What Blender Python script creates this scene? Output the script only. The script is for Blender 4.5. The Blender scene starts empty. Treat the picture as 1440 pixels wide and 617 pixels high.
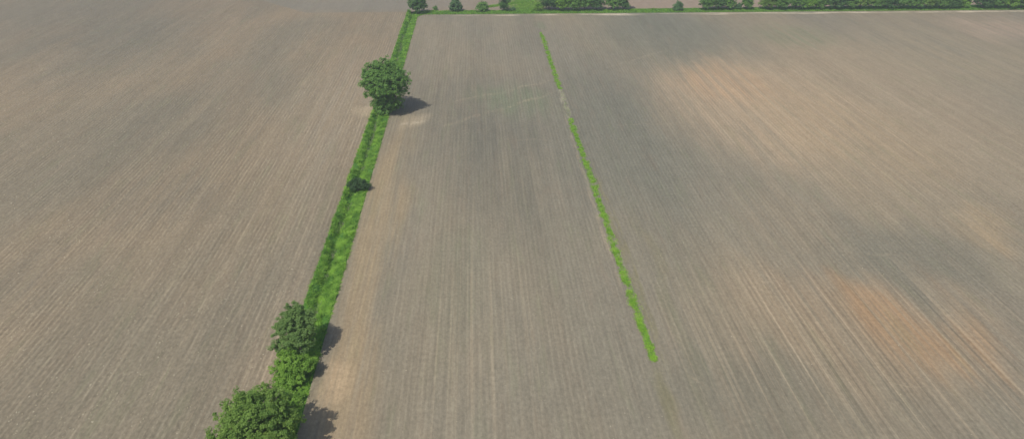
import bpy, math, random
import numpy as np
from mathutils import Vector

scene = bpy.context.scene
col = scene.collection

# ------------------------------------------------------------------ camera
CAM_H = 56.0
FPX = 960.0                      # focal length in photo pixels (1440 wide)
TILT = math.radians(29.6065)
YAW = math.radians(2.955)
cam_d = bpy.data.cameras.new('camera')
cam_d.sensor_width = 36.0
cam_d.lens = 24.0
cam_d.clip_start = 1.0
cam_d.clip_end = 6000.0
cam = bpy.data.objects.new('camera', cam_d)
cam.location = (0, 0, CAM_H)
cam.rotation_euler = (math.pi / 2 - TILT, 0, -YAW)
col.objects.link(cam)
scene.camera = cam

# ------------------------------------------------------------------ light
SUN_EL = math.radians(54.5)
SUN_AZ = (0.55, 0.835)           # ground direction in which shadows fall
world = bpy.data.worlds.new('World')
scene.world = world
world.use_nodes = True
wn = world.node_tree
bg = wn.nodes['Background']
sky = wn.nodes.new('ShaderNodeTexSky')
sky.sky_type = 'NISHITA'
sky.sun_disc = False
sky.sun_elevation = SUN_EL
sky.sun_rotation = math.atan2(-SUN_AZ[0], -SUN_AZ[1])
sky.air_density = 1.0
sky.dust_density = 2.0
wn.links.new(sky.outputs[0], bg.inputs[0])
bg.inputs[1].default_value = 0.095
sun_d = bpy.data.lights.new('sun', 'SUN')
sun_d.energy = 3.15
sun_d.angle = math.radians(0.6)
sun_d.color = (1.0, 0.955, 0.89)
sun = bpy.data.objects.new('sun', sun_d)
sun.rotation_euler = Vector((SUN_AZ[0] * math.cos(SUN_EL), SUN_AZ[1] * math.cos(SUN_EL),
                             -math.sin(SUN_EL))).to_track_quat('-Z', 'Y').to_euler()
sun.location = (-60, -120, 200)
col.objects.link(sun)
scene.view_settings.view_transform = 'Standard'
scene.view_settings.look = 'None'
scene.view_settings.exposure = 0.0
scene.view_settings.gamma = 1.0
scene.view_settings.use_curve_mapping = False

# ------------------------------------------------------------------ helpers
def ray(x, y):
    c, s = math.cos(TILT), math.sin(TILT)
    a, b = x - 720.0, 308.5 - y
    d = (a, b * s + FPX * c, b * c - FPX * s)
    cy, sy = math.cos(YAW), math.sin(YAW)
    return (d[0] * cy + d[1] * sy, -d[0] * sy + d[1] * cy, d[2])

def ground(x, y, z=0.0):
    """photo pixel -> point on the ground"""
    d = ray(x, y)
    k = (z - CAM_H) / d[2]
    return (d[0] * k, d[1] * k)

def at_depth(x, y, Y):
    """photo pixel -> (X, Z) on the upright plane through a known ground Y"""
    d = ray(x, y)
    k = Y / d[1]
    return (d[0] * k, CAM_H + d[2] * k)

def tag(o, label, cat=None, group=None, kind=None):
    o['label'] = label
    if cat: o['category'] = cat
    if group: o['group'] = group
    if kind: o['kind'] = kind
    return o

def np_mesh(name, verts, faces, mat, parent=None, tint=None, smooth=False):
    verts = np.asarray(verts, np.float32); faces = np.asarray(faces, np.int32)
    me = bpy.data.meshes.new(name)
    k = faces.shape[1]
    me.vertices.add(len(verts)); me.vertices.foreach_set('co', verts.ravel())
    me.loops.add(faces.size); me.loops.foreach_set('vertex_index', faces.ravel())
    me.polygons.add(len(faces))
    me.polygons.foreach_set('loop_start', np.arange(0, faces.size, k, dtype=np.int32))
    me.polygons.foreach_set('use_smooth', np.full(len(faces), smooth, dtype=bool))
    if tint is not None:
        at = me.attributes.new('tint', 'FLOAT', 'POINT')
        at.data.foreach_set('value', np.asarray(tint, np.float32))
    me.update(calc_edges=True)
    me.materials.append(mat)
    o = bpy.data.objects.new(name, me)
    col.objects.link(o)
    if parent: o.parent = parent
    return o

def empty(name, loc):
    o = bpy.data.objects.new(name, None)
    o.location = loc
    o.empty_display_size = 0.5
    col.objects.link(o)
    return o

# ------------------------------------------------------------------ node helpers
class NT:
    def __init__(s, name):
        s.m = bpy.data.materials.new(name); s.m.use_nodes = True
        s.t = s.m.node_tree; s.t.nodes.clear()
        s.out = s.t.nodes.new('ShaderNodeOutputMaterial')
    def n(s, typ, **kw):
        nd = s.t.nodes.new(typ)
        for k, v in kw.items(): setattr(nd, k, v)
        return nd
    def put(s, sock, v):
        if isinstance(v, bpy.types.NodeSocket): s.t.links.new(v, sock)
        else: sock.default_value = v
    def math(s, op, a, b=0.0, c=0.0, clamp=False):
        nd = s.n('ShaderNodeMath', operation=op); nd.use_clamp = clamp
        s.put(nd.inputs[0], a); s.put(nd.inputs[1], b); s.put(nd.inputs[2], c)
        return nd.outputs[0]
    def vmul(s, v, xyz):
        nd = s.n('ShaderNodeVectorMath', operation='MULTIPLY')
        s.put(nd.inputs[0], v); nd.inputs[1].default_value = xyz
        return nd.outputs[0]
    def vadd(s, a, b):
        nd = s.n('ShaderNodeVectorMath', operation='ADD')
        s.put(nd.inputs[0], a); s.put(nd.inputs[1], b)
        return nd.outputs[0]
    def noise(s, v, scale=1.0, detail=2.0, rough=0.5, color=False):
        nd = s.n('ShaderNodeTexNoise')
        s.put(nd.inputs['Vector'], v)
        nd.inputs['Scale'].default_value = scale
        nd.inputs['Detail'].default_value = detail
        nd.inputs['Roughness'].default_value = rough
        return nd.outputs['Color' if color else 'Fac']
    def rng(s, v, a, b, c=0.0, d=1.0):
        nd = s.n('ShaderNodeMapRange'); nd.clamp = True; nd.interpolation_type = 'SMOOTHSTEP'
        s.put(nd.inputs[0], v)
        for i, q in zip((1, 2, 3, 4), (a, b, c, d)): nd.inputs[i].default_value = q
        return nd.outputs[0]
    def mix(s, f, a, b, blend='MIX'):
        nd = s.n('ShaderNodeMix', data_type='RGBA', blend_type=blend)
        s.put(nd.inputs[0], f); s.put(nd.inputs[6], a); s.put(nd.inputs[7], b)
        return nd.outputs[2]
    def blob(s, v, cx, cy, rx, ry, rot=0.0, soft=True):
        mp = s.n('ShaderNodeMapping', vector_type='TEXTURE')
        s.put(mp.inputs['Vector'], v)
        mp.inputs['Location'].default_value = (cx, cy, 0)
        mp.inputs['Rotation'].default_value = (0, 0, rot)
        mp.inputs['Scale'].default_value = (rx, ry, 1000)
        g = s.n('ShaderNodeTexGradient', gradient_type='SPHERICAL')
        s.put(g.inputs[0], mp.outputs[0])
        return s.rng(g.outputs['Fac'], 0.0, 0.75 if soft else 0.35)
    def scale_col(s, c, f):
        nd = s.n('ShaderNodeVectorMath', operation='SCALE')
        s.put(nd.inputs[0], c); s.put(nd.inputs[3], f)
        return nd.outputs[0]

def lin(r, g, b):
    f = lambda c: (c / 255 / 12.92) if c / 255 <= 0.04045 else ((c / 255 + 0.055) / 1.055) ** 2.4
    return (f(r), f(g), f(b), 1.0)

ALB = 0.85
def soilc(r, g, b):
    c = lin(r, g, b)
    return (c[0] * ALB, c[1] * ALB * 0.995, c[2] * ALB * 0.93, 1.0)

# ------------------------------------------------------------------ soil material
def px_blob(x0, y0, x1, y1):
    """box of photo pixels -> ground centre and half sizes"""
    cx, cy = ground((x0 + x1) / 2, (y0 + y1) / 2)
    l = ground(x0, (y0 + y1) / 2)[0]; r = ground(x1, (y0 + y1) / 2)[0]
    t = ground((x0 + x1) / 2, y0)[1]; b = ground((x0 + x1) / 2, y1)[1]
    return (cx, (t + b) / 2, abs(r - l) / 2, abs(t - b) / 2)

def soil(name, base, tan, dark, pitch, rowamp, blobs, seed, residue=0.5, streak=(1, 1, 1), clodamp=1.0, darkamt=0.6, gate_len=0.06):
    N = NT(name)
    tc = N.n('ShaderNodeTexCoord')
    P = tc.outputs['Object']
    sx = N.n('ShaderNodeSeparateXYZ'); N.put(sx.inputs[0], P)
    X, Y = sx.outputs[0], sx.outputs[1]
    off = (seed * 13.7, seed * 7.1, seed)
    Q = N.vadd(P, off)
    # big, soft, row-stretched tone changes
    big = N.noise(N.vmul(Q, (0.030, 0.010, 1)), 1.0, 4.0, 0.55)
    c = N.mix(N.rng(big, 0.36, 0.66), base, tan)
    dk = N.noise(N.vmul(Q, (0.055, 0.012, 3)), 1.0, 3.0, 0.5)
    c = N.mix(N.math('MULTIPLY', N.rng(dk, 0.50, 0.72), darkamt), c, dark)
    # colour patches of the soil itself
    wn_ = N.noise(N.vmul(Q, (0.10, 0.035, 1)), 1.0, 3.0, 0.55, color=True)
    warp = N.n('ShaderNodeVectorMath', operation='SUBTRACT')
    N.put(warp.inputs[0], wn_); warp.inputs[1].default_value = (0.5, 0.5, 0.5)
    PW = N.vadd(P, N.vmul(warp.outputs[0], (9, 30, 0)))
    PT = N.vadd(P, N.vmul(warp.outputs[0], (4, 7, 0)))
    pn = N.noise(N.vmul(Q, (0.60, 0.018, 1)), 1.0, 4.0, 0.62)
    pnr = N.rng(pn, 0.34, 0.60, 0.30, 1.0)
    for (cx, cy, rx, ry, rot, colr, amt, mode) in blobs:
        w = N.blob({'soft': PW, 'wide': PW, 'track': PT}.get(mode, P), cx, cy, rx, ry, rot, soft=(mode != 'line'))
        if mode in ('line', 'track'):
            w = N.math('MULTIPLY', w, N.rng(N.noise(N.vmul(Q, (1.3, 0.22, 1)), 1.0, 4.0, 0.65), 0.38, 0.62))
        elif mode == 'combed':
            w = N.math('MULTIPLY', w, N.rng(N.noise(N.vmul(N.vadd(Q, (colr[0] * 90, 0, 0)), (1.7, 0.009, 1)), 1.0, 3.0, 0.6), 0.50, 0.68))
        elif mode == 'edge':
            w = N.math('MULTIPLY', w, N.rng(N.noise(N.vmul(Q, (0.09, 0.35, 1)), 1.0, 4.0, 0.65), 0.36, 0.58))
        elif mode == 'soft':
            w = N.math('MULTIPLY', w, pnr)
        c = N.mix(N.math('MULTIPLY', w, amt), c, colr)
    # long streaks left by the drill, several widths
    st = N.noise(N.vmul(Q, (0.16, 0.010, 1)), 1.0, 2.0, 0.6)
    f1 = N.rng(st, 0.30, 0.70, 1 - 0.05 * streak[0], 1 + 0.05 * streak[0])
    st2 = N.noise(N.vmul(Q, (0.80, 0.022, 2)), 1.0, 3.0, 0.65)
    f2 = N.rng(st2, 0.28, 0.72, 1 - 0.06 * streak[1], 1 + 0.06 * streak[1])
    st3 = N.noise(N.vmul(Q, (3.4, 0.07, 4)), 1.0, 2.0, 0.6)
    f3 = N.rng(st3, 0.28, 0.72, 1 - 0.06 * streak[2], 1 + 0.06 * streak[2])
    fac = N.math('MULTIPLY', N.math('MULTIPLY', f1, f2), f3)
    # pale dry tops of the rows: broken lines of drier crust
    wob = N.noise(N.vmul(Q, (0.4, 0.06, 1)), 1.0, 2.0, 0.5)
    ph = N.math('MULTIPLY_ADD', X, 2 * math.pi / pitch, N.math('MULTIPLY', wob, 2.2))
    rows = N.math('SUBTRACT', N.math('POWER', N.math('MULTIPLY_ADD', N.math('SINE', ph), 0.5, 0.5), 2.2), 0.36)
    gate = N.rng(N.noise(N.vmul(Q, (0.17, gate_len, 6)), 1.0, 4.0, 0.65), 0.36, 0.62, 0.15, 1.0)
    brk = N.rng(N.noise(N.vmul(Q, (1.6, 0.55, 9)), 1.0, 4.0, 0.7), 0.36, 0.60, 0.10, 1.0)
    ra = N.math('MULTIPLY', N.math('MULTIPLY', gate, brk), rowamp)
    fac = N.math('MULTIPLY', fac, N.math('MULTIPLY_ADD', rows, ra, 1.0))
    # crumbly speckle
    sp = N.noise(N.vmul(Q, (2.6, 1.7, 1)), 1.0, 5.0, 0.72)
    fac = N.math('MULTIPLY', fac, N.rng(sp, 0.25, 0.75, 1 - 0.16 * clodamp, 1 + 0.16 * clodamp))
    sp2 = N.noise(N.vmul(Q, (0.6, 0.25, 3)), 1.0, 4.0, 0.7)
    fac = N.math('MULTIPLY', fac, N.rng(sp2, 0.25, 0.75, 0.93, 1.07))
    c = N.scale_col(c, fac)
    # hue drift: pinkish / greenish specks
    hn = N.noise(N.vmul(Q, (0.5, 0.07, 5)), 1.0, 4.0, 0.65)
    c = N.mix(N.rng(hn, 0.52, 0.72, 0, 0.16), c, soilc(140, 148, 112))
    c = N.mix(N.rng(hn, 0.48, 0.28, 0, 0.12), c, soilc(172, 146, 124))
    # straw bits
    vo = N.n('ShaderNodeTexVoronoi'); N.put(vo.inputs['Vector'], N.vmul(Q, (1.9, 1.1, 1)))
    vo.inputs['Scale'].default_value = 1.0
    rs = N.math('MULTIPLY', N.rng(vo.outputs['Distance'], 0.17, 0.06), residue)
    c = N.mix(N.math('MULTIPLY', rs, N.rng(sp2, 0.4, 0.65)), c, soilc(205, 194, 172))
    bs = N.n('ShaderNodeBsdfPrincipled')
    N.put(bs.inputs['Base Color'], c)
    bs.inputs['Roughness'].default_value = 0.95
    bs.inputs['Specular IOR Level'].default_value = 0.15
    bp = N.n('ShaderNodeBump')
    bp.inputs['Strength'].default_value = 0.55
    bp.inputs['Distance'].default_value = 0.10
    N.put(bp.inputs['Height'], N.noise(N.vmul(Q, (2.4, 1.8, 1)), 1.0, 4.0, 0.7))
    N.put(bs.inputs['Normal'], bp.outputs[0])
    N.put(N.out.inputs[0], bs.outputs[0])
    return N.m

ORANGE = soilc(186, 152, 118)
TANO = soilc(188, 165, 134)
PALE = soilc(202, 184, 158)
SAND = soilc(226, 212, 190)
GREYD = soilc(122, 120, 110)
GREENG = soilc(134, 143, 116)
OLIVE = soilc(146, 140, 108)

def pb(x0, y0, x1, y1, c, amt, mode='soft', rot=0.0, k=1.0):
    cx, cy, rx, ry = px_blob(x0, y0, x1, y1)
    return (cx, cy, rx * k, ry * k, rot, c, amt, mode)

def seg(x0, y0, x1, y1, w, c, amt):
    """a thin straight mark between two photo pixels, w metres half width"""
    a = ground(x0, y0); b = ground(x1, y1)
    L = math.hypot(b[0] - a[0], b[1] - a[1]) / 2
    return ((a[0] + b[0]) / 2, (a[1] + b[1]) / 2, L * 1.15, w, math.atan2(b[1] - a[1], b[0] - a[0]), c, amt * .50, 'track')

left_blobs = [
    pb(330, 380, 480, 640, soilc(170, 152, 132), 0.6, k=1.3),
    pb(400, 60, 560, 260, soilc(168, 156, 138), 0.6, k=1.3),
    pb(-60, -10, 330, 90, GREYD, 0.3, 'wide', k=1.5),
    pb(-40, 330, 110, 480, GREYD, 0.25, k=1.3),
    pb(120, 240, 320, 330, GREYD, 0.35, k=1.3),
    pb(170, 90, 400, 200, GREYD, 0.2, k=1.3),
    seg(258, 486, 190, 600, 0.16, soilc(104, 122, 84), 0.7),
    seg(262, 330, 200, 430, 0.14, soilc(124, 122, 100), 0.5),
    pb(492, 150, 530, 180, PALE, 0.7),
]
# a wheel-marked headland beside the ditch: paler and darker lanes running with it
for xx, w_, cc, a_ in ((-26.4, 0.30, PALE, .2), (-28.2, 0.28, PALE, .25), (-30.6, .3, GREYD, .22), (-32.6, .3, PALE, .2),
                       (-35.3, .3, GREYD, .22), (-38.0, .4, PALE, .15), (-44.3, .35, PALE, .18), (-47.0, .3, GREYD, .2)):
    left_blobs.append((xx, 110, w_, 170, 0.0, cc, a_, 'line'))
right_blobs = [
    # broad sweeps of tone: warm to the right, grey-green through the middle
    pb(1010, 30, 1500, 330, soilc(178, 160, 136), 0.75, 'wide', k=1.5),
    pb(1330, 330, 1560, 640, soilc(150, 142, 128), 0.5, 'wide', k=1.3),
    pb(830, 10, 1070, 105, soilc(130, 131, 119), 0.7, 'wide', k=1.5),
    pb(800, 90, 980, 340, soilc(132, 131, 119), 0.75, 'wide', k=1.4),
    pb(1150, 300, 1400, 410, soilc(134, 131, 118), 0.6, 'wide', k=1.35),
    pb(920, 470, 1230, 660, soilc(132, 129, 116), 0.55, 'wide', k=1.35),
    pb(940, 80, 1200, 230, soilc(198, 174, 146), 0.7, 'soft', k=1.5),
    pb(960, 90, 1080, 150, soilc(206, 172, 138), 0.6, k=1.5),
    pb(1040, 350, 1200, 540, soilc(180, 158, 132), 0.6, k=1.5),
    pb(1170, 370, 1420, 550, soilc(184, 160, 132), 0.6, k=1.4),
    pb(1195, 385, 1290, 500, ORANGE, 0.75, k=1.45),
    pb(1295, 415, 1390, 520, ORANGE, 0.7, k=1.4),
    pb(1090, 110, 1340, 300, TANO, 0.45, k=1.2),
    pb(1350, 290, 1470, 370, TANO, 0.6, k=1.2),
    pb(1340, 20, 1500, 70, soilc(190, 168, 148), 0.7, k=1.3),
    pb(1180, 30, 1500, 140, soilc(180, 164, 138), 0.5, k=1.3),
    pb(1050, 30, 1180, 70, GREENG, 0.5, k=1.3),
    pb(590, 170, 830, 330, GREYD, 0.5, k=1.3),
    pb(1020, 250, 1200, 380, soilc(168, 152, 130), 0.45, k=1.2),
    pb(560, 90, 800, 230, GREYD, 0.5, k=1.3),
    pb(650, 115, 790, 170, GREENG, 0.6, k=1.2),
    pb(590, 300, 700, 480, soilc(140, 137, 118), 0.5, k=1.3),
    # tan soil along the ditch
    (-17.0, 104, 6.0, 60, 0.0, soilc(178, 158, 128), 0.8, 'soft'),
    (-16.5, 58, 6.0, 34, 0.0, soilc(176, 155, 126), 0.75, 'soft'),
    pb(436, 500, 505, 560, soilc(206, 180, 148), 0.75, k=1.1),
    pb(960, 360, 1500, 640, PALE, 0.55, 'combed', k=1.5), pb(1040, 380, 1500, 640, soilc(116, 110, 96), 0.5, 'combed', k=1.5),
    pb(1000, 80, 1460, 300, PALE, 0.35, 'combed', k=1.4), pb(560, 330, 760, 660, PALE, 0.3, 'combed', k=1.4),
    seg(553, 176, 600, 171, 1.1, SAND, 1.9),
    pb(545, 160, 610, 185, PALE, 0.6),
    # faint cross tracks
    seg(618, 150, 716, 128, 0.9, PALE, 0.5), seg(700, 131, 792, 108, 0.9, PALE, 0.6),
    seg(604, 186, 716, 150, 0.9, PALE, 0.5), seg(690, 160, 786, 128, 0.9, PALE, 0.65),
    seg(830, 101, 960, 64, 0.9, PALE, 0.4), seg(780, 58, 960, 60, 0.8, PALE, 0.3),
    seg(960, 525, 1030, 562, 0.4, PALE, 0.5), seg(1020, 555, 1090, 580, 0.3, PALE, 0.35),
    seg(700, 198, 800, 196, 0.6, PALE, 0.3), seg(1150, 345, 1360, 370, 0.5, PALE, 0.3),
    seg(830, 180, 990, 170, 0.6, PALE, 0.3), seg(1215, 528, 1330, 540, 0.2, PALE, 0.5),
    # straw where the weed strip is broken and along its side
    (20.4, 153.5, 1.0, 14, 0.0, soilc(186, 178, 156), 0.7, 'line'),
    (19.4, 112, 0.45, 42, 0.0, soilc(190, 172, 146), 0.35, 'line'),
    (21.9, 90, 0.9, 34, 0.0, OLIVE, 0.6, 'line'),
    (25.5, 75, 1.6, 40, 0.0, OLIVE, 0.3, 'soft'),
    (20.8, 56, 1.5, 12, 0.0, OLIVE, 0.6, 'soft'),
    (21.3, 228, 2.2, 10, 0.0, GREENG, 0.6, 'soft'),
]
# pale sandy headland along the far edge, patchy
for x0, x1, w_, a_ in ((618, 690, 0.7, .5), (690, 735, 1.3, .8), (745, 860, 1.3, .9), (835, 905, 2.0, 1.0),
                       (900, 990, .5, .5), (965, 1035, 1.9, 1.0), (1020, 1110, 1.0, .9), (1090, 1180, 1.9, 1.0), (1160, 1280, 1.4, 1.0),
                       (1260, 1350, 1.4, 1.0), (1330, 1400, 1.7, 1.0), (1380, 1470, 1.5, .9)):
    ca = ground(x0, 20)[0]; cb = ground(x1, 20)[0]
    xm = (ca + cb) / 2
    right_blobs.append((xm, 243.6 - 0.017 * xm - w_ * .45, (cb - ca) / 2 * 1.25, w_ * 1.15, -0.017, SAND, a_, 'edge'))

def left_end(x): return 250.0 + min(185.0, max(0.0, -x - 60.0))
M_left = soil('left_field_soil', soilc(149, 139, 121), soilc(164, 147, 124), soilc(134, 128, 113), 0.75, 0.50, left_blobs, 1, 0.6, (.8, .8, 1.0), 1.5, 0.4)
M_right = soil('right_field_soil', soilc(149, 142, 127), soilc(161, 149, 129), soilc(137, 133, 119), 0.75, 0.12, right_blobs, 2, 0.25, (.75, .6, 1.15), 1.1, 0.45, 0.025)
far_blobs = [(140, 330, 260, 200, 0.0, soilc(176, 156, 140), 0.9, 'plain'), (-40, 262, 60, 16, 0.0, soilc(150, 144, 132), .7, 'plain')]
M_far = soil('far_field_soil', soilc(146, 139, 123), soilc(158, 146, 127), soilc(138, 133, 119), 1.5, 0.05, far_blobs, 3, 0.1, (.5, .5, .5), 0.6, 0.5)

# ------------------------------------------------------------------ fields (ridged by the drill)
DL, DR = -24.5, -20.3            # ditch edges
YFAR = 245.0
def far_edge(x): return YFAR - 0.017 * x

def field(name, mat, x0, x1, pitch, amp, yend, label, xfar, yfar_left=None, seed=0):
    """a sheet with drill ridges near the camera and plain aprons out to the horizon"""
    rs = np.random.RandomState(seed)
    xs = []; hs = []
    n = int(abs(x1 - x0) / pitch)
    prof = ((0.0, 0.0), (0.30, 0.75), (0.5, 1.0), (0.70, 0.7))
    sgn = 1 if x1 > x0 else -1
    for i in range(n):
        a = amp * rs.uniform(0.6, 1.25)
        for u, h in prof:
            xs.append(x0 + sgn * (i + u) * pitch); hs.append(h * a)
    xs.append(x1); hs.append(0.0)
    for q in xfar:
        xs.append(q); hs.append(0.0)
    ys = np.concatenate([[-600, -200, 0, 30], np.arange(40, 236, 7.0), [238]])
    xs = np.array(xs); hs = np.array(hs)
    if sgn < 0: xs = xs[::-1]; hs = hs[::-1]
    V = []
    nx = len(xs)
    inner = np.abs(xs) < 400
    for yv in ys:
        wob = np.where(inner, rs.normal(0, 0.025, nx), 0); wob[[0, -1]] = 0
        if sgn < 0: wob[-1] = 0
        V.append(np.stack([xs + wob * (hs > 0), np.full(nx, yv), hs * rs.uniform(0.7, 1.2, nx)], 1))
    V.append(np.stack([xs, np.array([yend(x) for x in xs]), np.zeros(nx)], 1))
    V = np.concatenate(V)
    ny = len(ys) + 1
    i, j = np.meshgrid(np.arange(nx - 1), np.arange(ny - 1))
    b = (j * nx + i).ravel()
    F = np.stack([b, b + 1, b + 1 + nx, b + nx], 1)
    o = np_mesh(name, V, F, mat, smooth=True)
    tag(o, label, 'field', kind='structure')
    return o

field('left_field', M_left, DL, DL - 220.5, 0.75, 0.055, left_end,
      'ridged bare brown crop field filling the left of the ditch', [-600, -1500], seed=1)
field('right_field', M_right, DR, DR + 255, 0.75, 0.028, lambda x: far_edge(min(x, 300)),
      'smooth grey tan bare crop field between ditch and far hedge', [600, 1500], seed=2)
ff = np_mesh('far_field', [(-1500, 435, 0), (-245, 435, 0), (-60, 250, 0), (DL, 250, 0), (40, 250.5, 0), (300, 250.5, 0), (1500, 250.5, 0), (1500, 2500, 0), (-1500, 2500, 0)],
             [[0, 1, 2, 3, 4, 5, 6, 7, 8]], M_far)
tag(ff, 'pinkish bare field stretching away behind the far hedge', 'field', kind='structure')

# ------------------------------------------------------------------ ditch and verge earth
def green_earth(name, a, b, sc):
    N = NT(name)
    tc = N.n('ShaderNodeTexCoord')
    n1 = N.noise(N.vmul(tc.outputs['Object'], (1, .6, 1)), sc, 4, .65)
    c = N.mix(N.rng(n1, .35, .65), a, b)
    bs = N.n('ShaderNodeBsdfPrincipled'); N.put(bs.inputs['Base Color'], c)
    bs.inputs['Roughness'].default_value = 1.0
    bs.inputs['Specular IOR Level'].default_value = 0.1
    N.put(N.out.inputs[0], bs.outputs[0])
    return N.m
M_bank = green_earth('bank_turf', (0.06, 0.16, 0.025, 1), (0.11, 0.24, 0.04, 1), 1.2)
rs = np.random.RandomState(5)
DW = 0.9
def ditch_z(x):
    pts = [(DL, 0.0), (-24.2, 0.10), (-23.45, -0.25), (-23.05, -0.85), (-22.75, -0.85), (-22.35, -0.38), (-20.7, 0.06), (DR, 0.0)]
    return np.interp(x, [p[0] for p in pts], [p[1] for p in pts])
def ditch_shift(y): return 0.22 * np.sin(y * 0.11) + 0.14 * np.sin(y * 0.37 + 1)
xs = np.array([DL, -24.2, -23.8, -23.35, -22.95, -22.7, -22.3, -21.7, -21.2, -20.7, DR])
ys = np.concatenate([[-600, -100], np.arange(20, 247, 1.5), [250]])
V = []
for yv in ys:
    s = ditch_shift(yv) if 20 < yv < 247 else 0
    z = ditch_z(xs) + rs.normal(0, .03, len(xs)); z[[0, -1]] = 0
    xx = xs.copy(); xx[2:-2] += s
    V.append(np.stack([xx, np.full(len(xs), yv), z], 1))
nx = len(xs); ny = len(ys)
i, j = np.meshgrid(np.arange(nx - 1), np.arange(ny - 1)); b = (j * nx + i).ravel()
o = np_mesh('ditch_bank', np.concatenate(V), np.stack([b, b + 1, b + 1 + nx, b + nx], 1), M_bank, smooth=True)
tag(o, 'long straight drainage ditch banks under green grass between two fields', 'ditch', kind='structure')
vx = np.array([DR] + list(np.arange(-16, 301, 6)) + [600, 1500], float)
V = [(x, far_edge(min(x, 300)), 0) for x in vx] + [(x, 250.0 + 0.5 * min(1, max(0, (x - DL) / 64.5)), 0) for x in vx]
n = len(vx)
F = [(k, k + 1, n + k + 1, n + k) for k in range(n - 1)]
o = np_mesh('verge', V, F, M_bank)
tag(o, 'narrow grass verge along the far field edge under the hedge', 'verge', kind='structure')

# ------------------------------------------------------------------ grass
def leafmat(name, dark, light, rough=0.55, transl=0.35, noise_scale=0.6):
    N = NT(name)
    at = N.n('ShaderNodeAttribute'); at.attribute_name = 'tint'
    tc = N.n('ShaderNodeTexCoord')
    nz = N.noise(tc.outputs['Object'], noise_scale, 3, .6)
    f = N.math('ADD', N.math('MULTIPLY', at.outputs['Fac'], 0.6), N.math('MULTIPLY_ADD', nz, 1.2, -0.4), clamp=True)
    c = N.mix(f, dark, light)
    bs = N.n('ShaderNodeBsdfPrincipled'); N.put(bs.inputs['Base Color'], c)
    bs.inputs['Roughness'].default_value = rough
    bs.inputs['Specular IOR Level'].default_value = 0.25
    tr = N.n('ShaderNodeBsdfTranslucent')
    N.put(tr.inputs[0], N.mix(1.0, c, (1.1, 1.25, 0.55, 1), 'MULTIPLY'))
    mx = N.n('ShaderNodeMixShader'); mx.inputs[0].default_value = transl
    N.put(mx.inputs[1], bs.outputs[0]); N.put(mx.inputs[2], tr.outputs[0])
    N.put(N.out.inputs[0], mx.outputs[0])
    return N.m

M_grass = leafmat('verge_grass', (0.115, 0.285, 0.040, 1), (0.41, 0.64, 0.105, 1), 0.6, 0.45, 0.7)
M_weed = leafmat('weed_leaf', (0.15, 0.38, 0.04, 1), (0.44, 0.66, 0.08, 1), 0.6, 0.35, 0.9)
M_reed = leafmat('reed', (0.22, 0.25, 0.14, 1), (0.42, 0.42, 0.28, 1), 0.7, 0.2, 0.5)
M_tall = leafmat('tall_grass', (0.05, 0.16, 0.015, 1), (0.12, 0.30, 0.03, 1), 0.6, 0.3, 0.6)

def blades(name, pos, h, w, lean, mat, label, cat, rs, tint=None):
    """bent two-piece blades as one mesh"""
    n = len(pos)
    a = rs.uniform(0, 2 * math.pi, n); la = rs.uniform(0, 2 * math.pi, n)
    hh = h * rs.uniform(0.6, 1.3, n); ww = w * rs.uniform(0.6, 1.4, n); ll = lean * rs.uniform(0.3, 1.2, n)
    side = np.stack([np.cos(a), np.sin(a), np.zeros(n)], 1) * ww[:, None] / 2
    ld = np.stack([np.cos(la), np.sin(la), np.zeros(n)], 1)
    up = np.array([0, 0, 1.0])
    mid = pos + up * (hh * .6)[:, None] + ld * (ll * .35)[:, None]
    tip = pos + up * hh[:, None] + ld * ll[:, None]
    V = np.stack([pos - side * .6, pos + side * .6, mid + side, mid - side, tip], 1).reshape(-1, 3)
    b = np.arange(n) * 5
    F = np.concatenate([np.stack([b, b + 1, b + 2], 1), np.stack([b, b + 2, b + 3], 1), np.stack([b + 3, b + 2, b + 4], 1)])
    t = rs.uniform(0, 1, n) if tint is None else tint
    o = np_mesh(name, V, F, mat, tint=np.repeat(t, 5))
    tag(o, label, cat, kind='stuff')
    return o

def lumps(x, y, s, rs_seed):
    """cheap smooth noise 0..1"""
    r = np.random.RandomState(rs_seed); v = np.zeros_like(x)
    for k in range(7):
        a = r.uniform(0, 2 * math.pi); fr = r.uniform(.5, 1.6) / s
        v += np.sin((x * math.cos(a) + y * math.sin(a)) * fr * 2 * math.pi + r.uniform(0, 6.28))
    return np.clip(0.5 + v / 7.0, 0, 1)

rs = np.random.RandomState(11)
n = 150000
gy = 34 + (252 - 34) * rs.uniform(0, 1, n) ** 1.5
gx = rs.uniform(DL, DR, n)
edgeL = DL + 0.10 - 0.25 * (lumps(gx * 0, gy, 1.2, 3) - .5) - .3 * (lumps(gx * 0, gy, 9, 4) - .5)
edgeR = DR - 0.05 + 0.30 * (lumps(gx * 0, gy, 1.1, 5) - .5) + .3 * (lumps(gx * 0, gy, 8, 6) - .5)
edgeL = np.where(gy > 252, DL, edgeL)
keep = (gx > edgeL) & (gx < edgeR)
sh = ditch_shift(gy)
inch = np.abs(gx - (-22.82 + sh)) < 0.22
keep &= ~(inch & (lumps(gx, gy, 6, 8) > .30))
keep &= lumps(gx, gy, 2.5, 9) > rs.uniform(0, .5, n)
gx, gy, sh = gx[keep], gy[keep], sh[keep]
gz = ditch_z(np.clip(gx - sh * ((gx > -24) & (gx < -21)), DL, DR)) - 0.02
tone = 0.95 * (lumps(gx, gy * .7, 1.7, 12) - .35) + 0.5 * (lumps(gx, gy * .5, 6, 14) - .4) + 0.22 * np.clip((gx + 23.2) / 1.2, 0, 1) + rs.uniform(0, .4, len(gx))  # mottled tint; right bank's sun-facing brightness is also put into the colour
tone = np.clip(tone, -.4, 1.5)
hgt = 0.10 + 0.42 * lumps(gx, gy, 2.2, 21) ** 1.4
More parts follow.
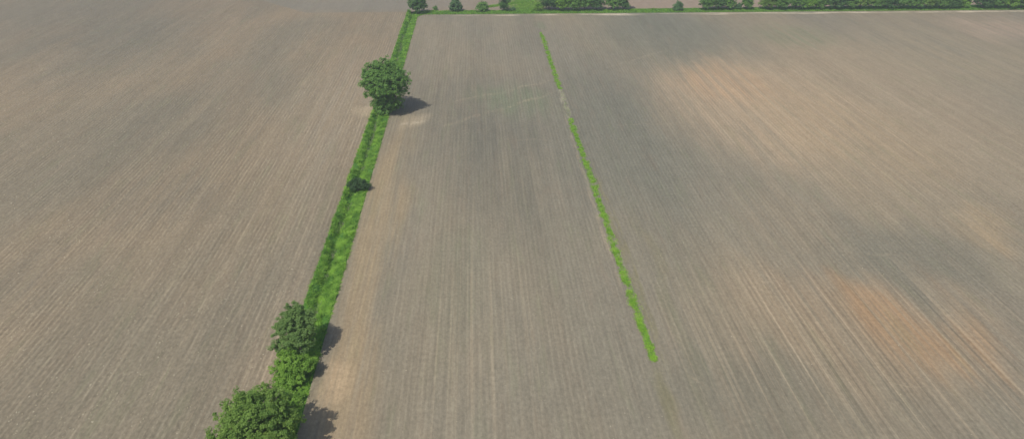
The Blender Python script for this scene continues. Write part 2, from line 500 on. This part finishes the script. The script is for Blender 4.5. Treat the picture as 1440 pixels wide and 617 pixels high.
blades('ditch_grass', np.stack([gx, gy, gz], 1), hgt, 0.095, 0.55, M_grass,
       'bright green long grass covering the straight ditch strip', 'grass', rs, tone)
# pale dead stems standing along the channel
n = 2600
ry = 45 + 200 * rs.uniform(0, 1, n) ** 1.3
ry = ry[lumps(ry * 0, ry, 11, 31) > .52]
rx = -22.75 + ditch_shift(ry) + rs.normal(0, .22, len(ry))
blades('dead_reeds', np.stack([rx, ry, ditch_z(rx) - .03], 1), 0.75 * np.ones(len(rx)), 0.05, 0.5, M_reed,
       'pale dead stems scattered along the ditch channel', 'reeds', rs)
# far verge
n = 60000
vx_ = rs.uniform(DR, 260, n); vy_ = far_edge(vx_) + rs.uniform(0, 1, n) * 5.6 - .1 + .5 * (lumps(vx_, vx_ * 0, 4, 41) - .5)
keep = lumps(vx_, vy_, 3, 44) > rs.uniform(0, .45, n)
vx_, vy_ = vx_[keep], vy_[keep]
blades('verge_grass', np.stack([vx_, vy_, vx_ * 0 - .02], 1), 0.2 + .25 * lumps(vx_, vy_, 4, 45), 0.14, 0.3, M_grass,
       'green grass verge below the far hedge and shrubs', 'grass', rs)
n = 2500
qx = DR + rs.uniform(0, 3.5, n); qy = 245.4 - rs.uniform(0, 4.5, n)
kq = ((qx - DR - 3.5) / 3.5) ** 2 + ((qy - 240.9) / 4.5) ** 2 > 1.0
kq &= (qy > 240.9)
blades('corner_grass', np.stack([qx, qy, qx * 0 - .02], 1)[kq], 0.25 * np.ones(kq.sum()), 0.14, 0.3, M_grass,
       'small wedge of grass rounding the far field corner by the ditch', 'grass', rs)
# green wedge of grass track behind the verge
n = 22000
ty = 250 + 48 * rs.uniform(0, 1, n); tx = 17.5 + (ty - 250) * .10 + rs.normal(0, 3.2, n)
k2 = rs.uniform(0, 1, n) < .25
tx = np.where(k2, 11 + rs.uniform(-7, 7, n), tx); ty = np.where(k2, 256 + (tx - 4) * .55 + rs.normal(0, .8, n), ty)
blades('grass_track', np.stack([tx, ty, tx * 0 - .02], 1), 0.25 * np.ones(n), 0.18, 0.3, M_grass,
       'light green patch of grass in the field behind the verge', 'grass', rs)

# weed strip in the right field
n = 95000
wy = 61.8 + (221 - 61.8) * rs.uniform(0, 1, n) ** 1.15
wx0 = rs.normal(0, .40, n); wx = 20.5 + .12 * np.sin(wy * .13) + wx0
half = 0.58 + 0.12 * (wy > 150) + .55 * (lumps(wy * 0, wy, 6, 51) - .5) + .2 * (lumps(wx0, wy, 1.1, 57) - .5)
keep = (np.abs(wx - 20.5) < half * 1.35)
ramp = np.clip((wy - 61.8) / 1.5, 0.4, 1) * np.clip((222 - wy) / 6, 0.1, 1)
keep &= (.5 * lumps(wx, wy, 2.6, 52) + .5 * rs.uniform(0, 1, n)) * ramp > .36 + .16 * np.abs(wx - 20.5) / .5
gap = (wy > 143.5) & (wy < 163.5)
keep &= ~(gap & (rs.uniform(0, 1, n) > .035))
wx, wy = wx[keep], wy[keep]
blades('weed_strip', np.stack([wx, wy, wx * 0 - .01], 1), 0.04 + .12 * lumps(wx, wy, 2, 55), 0.075, 0.2, M_weed,
       'thin broken line of yellowish green weeds running through the right field', 'weeds', rs)

# ------------------------------------------------------------------ straw and small stones on the soil
def chips(name, pos, size, mat, label, cat, rs):
    n = len(pos); s = size * rs.uniform(.5, 1.5, n)
    d = rs.normal(0, 1, (n, 4, 3)); d /= np.linalg.norm(d, axis=2, keepdims=True)
    d[:, :, 2] = np.abs(d[:, :, 2]) * .5; d[:, 0, 2] = .7; d[:, 1:, 2] *= .1
    V = (pos[:, None, :] + d * s[:, None, None]).reshape(-1, 3); b = np.arange(n) * 4
    F = np.concatenate([np.stack([b, b + 1, b + 2], 1), np.stack([b, b + 2, b + 3], 1), np.stack([b, b + 3, b + 1], 1), np.stack([b + 1, b + 3, b + 2], 1)])
    o = np_mesh(name, V, F, mat, tint=np.repeat(rs.uniform(0, 1, n), 4)); tag(o, label, cat, kind='stuff')
M_straw = leafmat('straw', soilc(190, 178, 152), soilc(226, 216, 194), 0.9, 0.0, 0.5)
n = 17000
cy_ = 42 + 120 * rs.uniform(0, 1, n) ** 1.7; cx_ = DL - .6 - 90 * rs.uniform(0, 1, n)
k_ = lumps(cx_, cy_ * .3, 7, 61) > rs.uniform(.2, .9, n)
cx_, cy_ = cx_[k_], cy_[k_]
cx_ = DL - np.round((DL - cx_ - .37) / .75) * .75 - .37 + rs.normal(0, .1, len(cx_))
chips('straw_litter', np.stack([cx_, cy_, cx_ * 0 + .05], 1), .095, M_straw, 'scattered straw bits on the ridges of the left field', 'straw', rs)
n = 1500
cy_ = 42 + 60 * rs.uniform(0, 1, n) ** 1.7; cx_ = rs.uniform(-19, 60, n)
cx_ = np.where(rs.uniform(0, 1, n) < .6, np.round(cx_ / 2.25) * 2.25 + rs.normal(0, .08, n), cx_)
k_ = lumps(cx_ * 1.0, cy_ * .4, 5, 63) > rs.uniform(.3, .9, n)
chips('field_stones', np.stack([cx_, cy_, cx_ * 0 + .03], 1)[k_], .06, M_straw, 'tiny pale stones lying in the drill lines of the right field', 'stones', rs)

# ------------------------------------------------------------------ trees
M_bark = NT('bark')
_tc = M_bark.n('ShaderNodeTexCoord')
_n = M_bark.noise(M_bark.vmul(_tc.outputs['Object'], (6, 6, 1.2)), 1.0, 4, .7)
_b = M_bark.n('ShaderNodeBsdfPrincipled')
M_bark.put(_b.inputs['Base Color'], M_bark.mix(_n, (0.10, 0.08, 0.06, 1), (0.26, 0.22, 0.18, 1)))
_b.inputs['Roughness'].default_value = .95
M_bark.put(M_bark.out.inputs[0], _b.outputs[0])
M_bark = M_bark.m

LEAF = {
    'mid':    leafmat('leaf_mid', (0.080, 0.195, 0.036, 1), (0.255, 0.440, 0.105, 1), .5, .40, 0.6),
    'bright': leafmat('leaf_bright', (0.110, 0.250, 0.030, 1), (0.320, 0.520, 0.080, 1), .5, .40, 0.6),
    'fresh':  leafmat('leaf_fresh', (0.088, 0.190, 0.032, 1), (0.300, 0.445, 0.098, 1), .5, .40, 0.6),
    'grey':   leafmat('leaf_grey', (0.085, 0.175, 0.040, 1), (0.260, 0.395, 0.120, 1), .55, .38, 0.6),
    'dark':   leafmat('leaf_dark', (0.048, 0.130, 0.034, 1), (0.145, 0.275, 0.072, 1), .5, .35, 0.6),
    'deep': leafmat('leaf_deep', (0.026, 0.072, 0.024, 1), (0.085, 0.165, 0.050, 1), .5, .3, 0.6),
    'conifer': leafmat('leaf_conifer', (0.068, 0.155, 0.062, 1), (0.165, 0.290, 0.110, 1), .6, .3, 0.6),
}

def tubes(paths, sides=6):
    """joined tapered tubes"""
    V = []; F = []
    for pts, rad in paths:
        base = len(V)
        for k, (p, r) in enumerate(zip(pts, rad)):
            p = np.array(p)
            d = np.array(pts[min(k + 1, len(pts) - 1)]) - np.array(pts[max(k - 1, 0)])
            d = d / (np.linalg.norm(d) + 1e-9)
            a = np.cross(d, (0.3, 1, 0.1)); a /= np.linalg.norm(a) + 1e-9; b = np.cross(d, a)
            for q in range(sides):
                an = 2 * math.pi * q / sides
                V.append(p + (a * math.cos(an) + b * math.sin(an)) * r)
        for k in range(len(pts) - 1):
            for q in range(sides):
                q2 = (q + 1) % sides
                F.append((base + k * sides + q, base + k * sides + q2, base + (k + 1) * sides + q2, base + (k + 1) * sides + q))
    return np.array(V), np.array(F)

def tree(name, loc, label, cat, lobes, leaf, seed, nclump, per, lsize, trunk_r, clump_r=0.75, flat=0.75, gap=0.12, group=None, core=0.25, jag=0.2, spread=(.78, 1.06)):
    """lobes: (x, y, z, rx, ry, rz) relative to the foot"""
    rs = np.random.RandomState(seed)
    root = empty(name, loc)
    tag(root, label, cat, group)
    lobes = np.array(lobes, float)
    area = (lobes[:, 3] * lobes[:, 4] * lobes[:, 5]) ** (2 / 3.0)
    pick = rs.choice(len(lobes), nclump, p=area / area.sum())
    L = lobes[pick]
    d = rs.normal(0, 1, (nclump, 3)); d /= np.linalg.norm(d, axis=1, keepdims=True)
    d[:, 2] = np.where(d[:, 2] < -0.35, -d[:, 2] * rs.uniform(-.6, 1, nclump), d[:, 2])
    rad = np.where(rs.uniform(0, 1, nclump) < core, rs.uniform(.3, .75, nclump), rs.uniform(spread[0], spread[1], nclump))
    # uneven outline: push whole sectors in or out
    bump = 1 + jag * (lumps(d[:, 0] * 3 + pick, d[:, 1] * 3 + d[:, 2] * 2, 1.4, seed + 1) - .5) * 2
    C = L[:, :3] + d * L[:, 3:6] * (rad * bump)[:, None]
    keep = (rs.uniform(0, 1, nclump) > gap) & (C[:, 2] > 0.12)
    C, d = C[keep], d[keep]
    nc = len(C)
    cr = clump_r * rs.uniform(.55, 1.35, nc)
    tone = np.clip(rs.normal(.5, .22, nc), 0, 1)
    # leaves: on the outer side of every clump
    ld = rs.normal(0, 1, (nc, per, 3)); ld /= np.linalg.norm(ld, axis=2, keepdims=True)
    ld += d[:, None, :] * .35; ld[:, :, 2] *= flat
    lr = rs.uniform(0.25, 1.0, (nc, per, 1)) ** .6
    P = C[:, None, :] + ld * lr * cr[:, None, None]
    nrm = ld * .5 + rs.normal(0, .55, (nc, per, 3)) + np.array([-.15, -.3, 1.05]) + d[:, None, :] * .35
    nrm /= np.linalg.norm(nrm, axis=2, keepdims=True)
    P = P.reshape(-1, 3); nrm = nrm.reshape(-1, 3)
    ok = P[:, 2] > 0.05
    P, nrm = P[ok], nrm[ok]
    n = len(P)
    t = np.cross(nrm, rs.normal(0, 1, (n, 3))); t /= np.linalg.norm(t, axis=1, keepdims=True) + 1e-9
    bt = np.cross(nrm, t)
    s = lsize * rs.uniform(.55, 1.35, n)[:, None]
    drop = np.array([0, 0, -1.0]) * s * .22
    V = np.stack([P - t * s * .7, P - bt * s * .38 + t * s * .1, P + t * s * .75 + drop, P + bt * s * .38 + t * s * .1], 1).reshape(-1, 3)
    b = np.arange(n) * 4
    tn = np.clip(np.repeat(tone, per)[ok] * .7 + rs.uniform(0, .4, n), 0, 1)
    np_mesh('crown', V, np.stack([b, b + 1, b + 2, b + 3], 1), LEAF[leaf], root, np.repeat(tn, 4))
    # trunk with limbs reaching the clumps
    top = lobes[np.argmax(lobes[:, 2])]
    ctr = lobes[:, :3].mean(0)
    zt = max(lobes[:, 2].mean(), .3)
    paths = []
    pts = [np.array([0, 0, -.25]), np.array([0, 0, .15]),
           np.array([ctr[0] * .3 + rs.normal(0, .08), ctr[1] * .3 + rs.normal(0, .08), zt * .5]),
           np.array([ctr[0] * .8, ctr[1] * .8, zt]), top[:3] + np.array([0, 0, top[5] * .5])]
    paths.append((pts, [trunk_r * 1.5, trunk_r * 1.1, trunk_r * .8, trunk_r * .5, trunk_r * .12]))
    for lb in lobes:
        st = pts[2] + (pts[3] - pts[2]) * rs.uniform(-.5, .8)
        md = st * .5 + lb[:3] * .5 + np.array([0, 0, .1 * lb[5]])
        paths.append(([st, md, lb[:3]], [trunk_r * .5, trunk_r * .36, trunk_r * .22]))
    near = np.argmin(((C[:, None, :] - lobes[None, :, :3]) ** 2).sum(2), 1)
    for k in range(0, nc, max(1, nc // 60)):
        a = lobes[near[k], :3]; e = C[k]
        paths.append(([a, a * .5 + e * .5 + rs.normal(0, .1, 3), e], [trunk_r * .2, trunk_r * .13, trunk_r * .05]))
    TV, TF = tubes(paths)
    np_mesh('trunk', TV, TF, M_bark, root, smooth=True)
    return root

# the five woody plants along the ditch ------------------------------------
Y1 = 149.2
x1 = ground(544, 163)[0]
def lobe_px(x, y, Y, r, x0, y0, dy=0.0, rz=None):
    X, Z = at_depth(x, y, Y + dy)
    return (X - x0, Y + dy - y0, Z, r, r, rz or r)
LB = [lobe_px(538, 115, Y1, 4.4, x1, Y1), lobe_px(523, 114, Y1, 2.7, x1, Y1, -.6), lobe_px(558, 112, Y1, 2.9, x1, Y1, -.3),
      lobe_px(541, 101, Y1, 3.2, x1, Y1, .4), lobe_px(525, 102, Y1, 2.5, x1, Y1, .4), lobe_px(540, 116, Y1, 3.8, x1, Y1, 2.4), lobe_px(540, 122, Y1, 3.4, x1, Y1, -2.4),
      lobe_px(551, 141, Y1, 2.6, x1, Y1, -.5), lobe_px(541, 152, Y1, 2.0, x1, Y1, -.5), lobe_px(528, 132, Y1, 2.4, x1, Y1, 0), lobe_px(534, 146, Y1, 1.7, x1, Y1, 0),
      lobe_px(562, 127, Y1, 2.0, x1, Y1, 0), lobe_px(556, 148, Y1, 1.5, x1, Y1, 0)]
tree('oak_tree', (x1, Y1, -.1), 'largest round dense dark green tree standing alone on the ditch', 'tree', LB, 'mid', 3, 1500, 40, .22, .34, .50, gap=.06, jag=.11, spread=(.76, 1.06))

b = ground(503, 270)
tree('hawthorn_bush', (b[0], b[1] + .6, 0), 'small dark green bush halfway along the grassy ditch', 'bush',
     [(0, 0, 1.1, 1.5, 1.1, .9), (-1.0, .1, .9, .9, .8, .7), (1.1, 0, .95, 1.0, .8, .6), (.1, .4, 1.6, .9, .8, .6)], 'deep', 5, 190, 40, .17, .10, .36, gap=.1)

tree('willow_tree', (-22.6, 66.4, -.05), 'dull greyish green tree behind the bright bush on the ditch', 'tree',
     [(-.1, 0, 4.6, 1.7, 1.8, 1.7), (-1.35, -.3, 4.0, 1.15, 1.3, 1.0), (1.1, -.3, 4.0, 1.3, 1.4, 1.2), (.0, .7, 5.7, 1.2, 1.2, 1.2), (-.7, .4, 5.0, 1.0, 1.0, .9),
      (.3, -1.3, 3.2, 1.6, 1.4, 1.2), (-1.5, -1.3, 2.5, 1.2, 1.2, 1.0), (1.1, .7, 5.0, 1.1, 1.1, 1.0)], 'grey', 8, 820, 44, .15, .17, .31, gap=.2, jag=.36, spread=(.62, 1.22))

tree('elder_bush', (-22.35, 61.9, -.3), 'bright green rounded bush between the dull tree and the foreground tree', 'bush',
     [(-.2, 0, 2.3, 1.4, 1.5, 1.3), (1.3, .1, 2.2, 1.1, 1.1, 1.1), (-1.3, .1, 1.8, 1.1, 1.1, 1.0), (-.6, .6, 2.9, 1.1, 1.0, .9), (.2, -1.2, 1.3, 1.2, 1.1, .9), (-1.0, -1.3, 1.0, 1.0, 1.0, .8)],
     'bright', 9, 460, 44, .15, .11, .30, gap=.14, jag=.3, spread=(.7, 1.15))

tree('ash_tree', (-23.1, 49.9, .25), 'large fresh green tree cut off by the bottom edge on the ditch', 'tree',
     [(.2, 0, 5.5, 2.5, 2.6, 2.2), (-1.9, .7, 5.0, 1.5, 1.5, 1.3), (2.6, .8, 5.5, 1.6, 1.6, 1.3), (.6, 2.2, 5.4, 1.9, 1.7, 1.5),
      (-1.0, 1.9, 5.6, 1.4, 1.4, 1.2), (.2, -2.4, 4.6, 2.2, 1.9, 1.6), (1.5, .4, 6.9, 1.6, 1.6, 1.2), (-.7, -.4, 6.7, 1.4, 1.4, 1.1),
      (2.6, -1.4, 4.2, 1.6, 1.5, 1.2), (-2.9, -.9, 3.9, 1.3, 1.3, 1.0), (-2.3, -2.2, 3.6, 1.4, 1.4, 1.1), (3.1, 1.3, 3.9, 1.2, 1.2, 1.0)],
     'fresh', 12, 1450, 44, .16, .24, .34, gap=.25, jag=.42, spread=(.62, 1.24))

tree('bramble_bush', (-22.4, 57.8, -.2), 'low bright bramble clump just behind the bottom foreground tree', 'bush',
     [(0, 0, .8, 1.2, 1.0, .7), (.9, .2, .7, .9, .9, .6), (-.6, .9, .7, .8, .9, .6)], 'bright', 13, 170, 34, .15, .06, .3, gap=.1)

# far hedge ------------------------------------------------------------------
def far_tree(name, px, py, wpx, h, leaf, label, cat, seed, shape='round', dens=1.0, group=None):
    X, Y = ground(px, py)
    w = wpx * 243 / 960.0 / 2           # half width in metres
    rr = random.Random(seed)
    if shape == 'cone':
        LBS = [(0, 0, h * .22, w * .95, w * .95, h * .2), (0, 0, h * .45, w * .75, w * .75, h * .2), (0, 0, h * .68, w * .52, w * .52, h * .18), (0, 0, h * .86, w * .3, w * .3, h * .14)]
    elif shape == 'low':
        LBS = [(0, 0, h * .5, w, w * .8, h * .2), (w * .4, 0, h * .55, w * .5, w * .6, h * .4)]
    elif shape == 'open':
        LBS = [(w * .1, 0, h * .8, w * .75, w * .75, h * .2), (-w * .3, 0, h * .45, w * .6, w * .6, h * .22), (w * .55, 0, h * .6, w * .5, w * .5, h * .14), (0, 0, h * .25, w * .7, w * .6, h * .2)]
    else:
        LBS = [(0, 0, h * .55, w * .9, w * .9, h * .36), (-w * .45, -.2, h * .34, w * .6, w * .6, h * .26), (w * .45, -.2, h * .36, w * .6, w * .65, h * .27),
               (rr.uniform(-.3, .3) * w, 0, h * .78, w * .6, w * .6, h * .2), (0, -w * .35, h * .3, w * .6, w * .6, h * .25)]
    nc = int((34 + 9 * w * h) * dens)
    return tree(name, (X, Y, 0), label, cat, LBS, leaf, seed, min(int(nc * 1.4), 360), 24, .32 if h > 3 else .24, .05 + .02 * h, .62 if h > 3 else .36, gap=.08, group=group)

G1 = 'trees and shrubs along the far field edge'
F_ = [
 ('field_maple', 588, 19.5, 23, 8.0, 'dark', 'dark tree on the corner where the ditch meets the far edge', 'tree', 'round'),
 ('sapling', 612, 14.5, 4.5, 1.3, 'mid', 'tiny lone sapling beside the corner tree on the far verge', 'sapling', 'low'),
 ('juniper_tree', 641, 16.5, 17, 5.6, 'conifer', 'narrow cone shaped dark tree left of the round far bush', 'tree', 'cone'),
 ('round_bush', 678, 16.5, 14, 3.3, 'mid', 'small round bush standing alone on the far verge', 'bush', 'round'),
 ('thorn_tree', 709, 16.0, 16, 6.3, 'dark', 'ragged open tree just left of the green grass patch', 'tree', 'open'),
 ('low_shrub', 720.5, 16.0, 6, 1.4, 'conifer', 'little grey green shrub at the foot of the ragged far tree', 'shrub', 'low'),
 ('willow_shrub', 757, 15.5, 15, 3.0, 'bright', 'light green shrub at the left end of the thick clump', 'shrub', 'round'),
 ('hedge_tree', 772, 14.5, 25, 7.4, 'dark', 'dark tree second from the left in the thick far clump', 'tree', 'round'),
 ('hedge_tree', 790, 15.0, 24, 6.6, 'bright', 'yellowish green tree third from the left in the thick far clump', 'tree', 'round'),
 ('hedge_tree', 806, 15.5, 22, 6.0, 'mid', 'mid green tree in the middle of the thick far clump', 'tree', 'round'),
 ('hedge_tree', 822, 14.5, 24, 7.4, 'mid', 'tall tree second from the right end of the thick far clump', 'tree', 'round'),
 ('hedge_tree', 838, 14.5, 20, 7.0, 'dark', 'dark tree at the right end of the thick far clump', 'tree', 'round'),
 ('hedge_tree', 861, 14.5, 19, 7.2, 'mid', 'left of the two trees right of the narrow gap', 'tree', 'round'),
 ('hedge_tree', 877, 14.0, 19, 7.0, 'dark', 'right of the two trees before the open grassy stretch', 'tree', 'open'),
 ('juniper_bush', 953, 15.2, 13.5, 3.2, 'conifer', 'small pointed dark bush alone on the open far verge', 'bush', 'cone'),
 ('hedge_tree', 993, 14.5, 20, 6.8, 'mid', 'left tree of the short three tree clump on the far edge', 'tree', 'round'),
 ('hedge_tree', 1009, 14.0, 20, 7.4, 'dark', 'dark middle tree of the short three tree clump', 'tree', 'round'),
 ('hedge_tree', 1023, 14.0, 18, 7.0, 'mid', 'right tree of the short three tree clump', 'tree', 'round'),
 ('low_shrub', 1037, 13.5, 11, 2.2, 'conifer', 'low grey green shrub beside the short three tree clump', 'shrub', 'low'),
 ('slim_tree', 1049.5, 14.0, 14, 6.6, 'mid', 'slim tree between the short clump and the long hedge', 'tree', 'round'),
]
leafs = ['fresh', 'mid', 'mid', 'bright', 'mid', 'dark', 'mid', 'fresh', 'mid', 'dark', 'mid', 'mid', 'fresh', 'mid', 'dark']
ordn = ['first', 'second', 'third', 'fourth', 'fifth', 'sixth', 'seventh', 'eighth', 'ninth', 'tenth', 'eleventh', 'twelfth', 'thirteenth', 'fourteenth', 'fifteenth']
nm = {'fresh': 'light green', 'mid': 'mid green', 'bright': 'bright green', 'dark': 'dark green'}
rr = random.Random(4)
for k in range(15):
    px = 1080 + k * 18.3 + rr.uniform(-3, 3)
    F_.append(('hedge_tree', px, 13.6 - k * .12, 26 + rr.uniform(-3, 4), 6.6 + rr.uniform(-.7, 1.0), leafs[k],
               nm[leafs[k]] + ' tree, ' + ordn[k] + ' from the left in the long unbroken hedge', 'tree', 'round'))
F_.append(('hedge_tree', 1354, 12.0, 14, 5.6, 'bright', 'bright green tree ending the long hedge at the gap', 'tree', 'round'))
for k in range(4):
    F_.append(('hedge_tree', 1381 + k * 18, 12.0, 26 if k != 1 else 22, 6.8 + (k % 2) * .7, ['dark', 'mid', 'bright', 'dark'][k],
               ['dark tree just right of the gap in the hedge', 'second tree right of the gap in the hedge',
                'bright green tree third right of the hedge gap', 'dark hedge tree at the right edge of the picture'][k], 'tree', 'round'))
for k, (n_, px, py, w, h, lf, lb, ct, shp) in enumerate(F_):
    far_tree(n_, px, py, w, h, lf, lb, ct, 100 + k, shp, group=G1)

# ------------------------------------------------------------------ haze
N = NT('haze_air')
pv = N.n('ShaderNodeVolumePrincipled')
pv.inputs['Color'].default_value = (0.93, 0.96, 1.0, 1)
pv.inputs['Density'].default_value = 0.0008
pv.inputs['Anisotropy'].default_value = 0.3
N.put(N.out.inputs['Volume'], pv.outputs[0])
x0, x1_, y0, y1_, z0, z1_ = -1510, 1510, -610, 2510, -2.0, 60.0
HV = [(x0, y0, z0), (x1_, y0, z0), (x1_, y1_, z0), (x0, y1_, z0), (x0, y0, z1_), (x1_, y0, z1_), (x1_, y1_, z1_), (x0, y1_, z1_)]
HF = [(3, 2, 1, 0), (4, 5, 6, 7), (0, 1, 5, 4), (1, 2, 6, 5), (2, 3, 7, 6), (3, 0, 4, 7)]
hz = np_mesh('haze', HV, HF, N.m)
tag(hz, 'thin pale summer haze hanging over the fields', 'haze', kind='stuff')
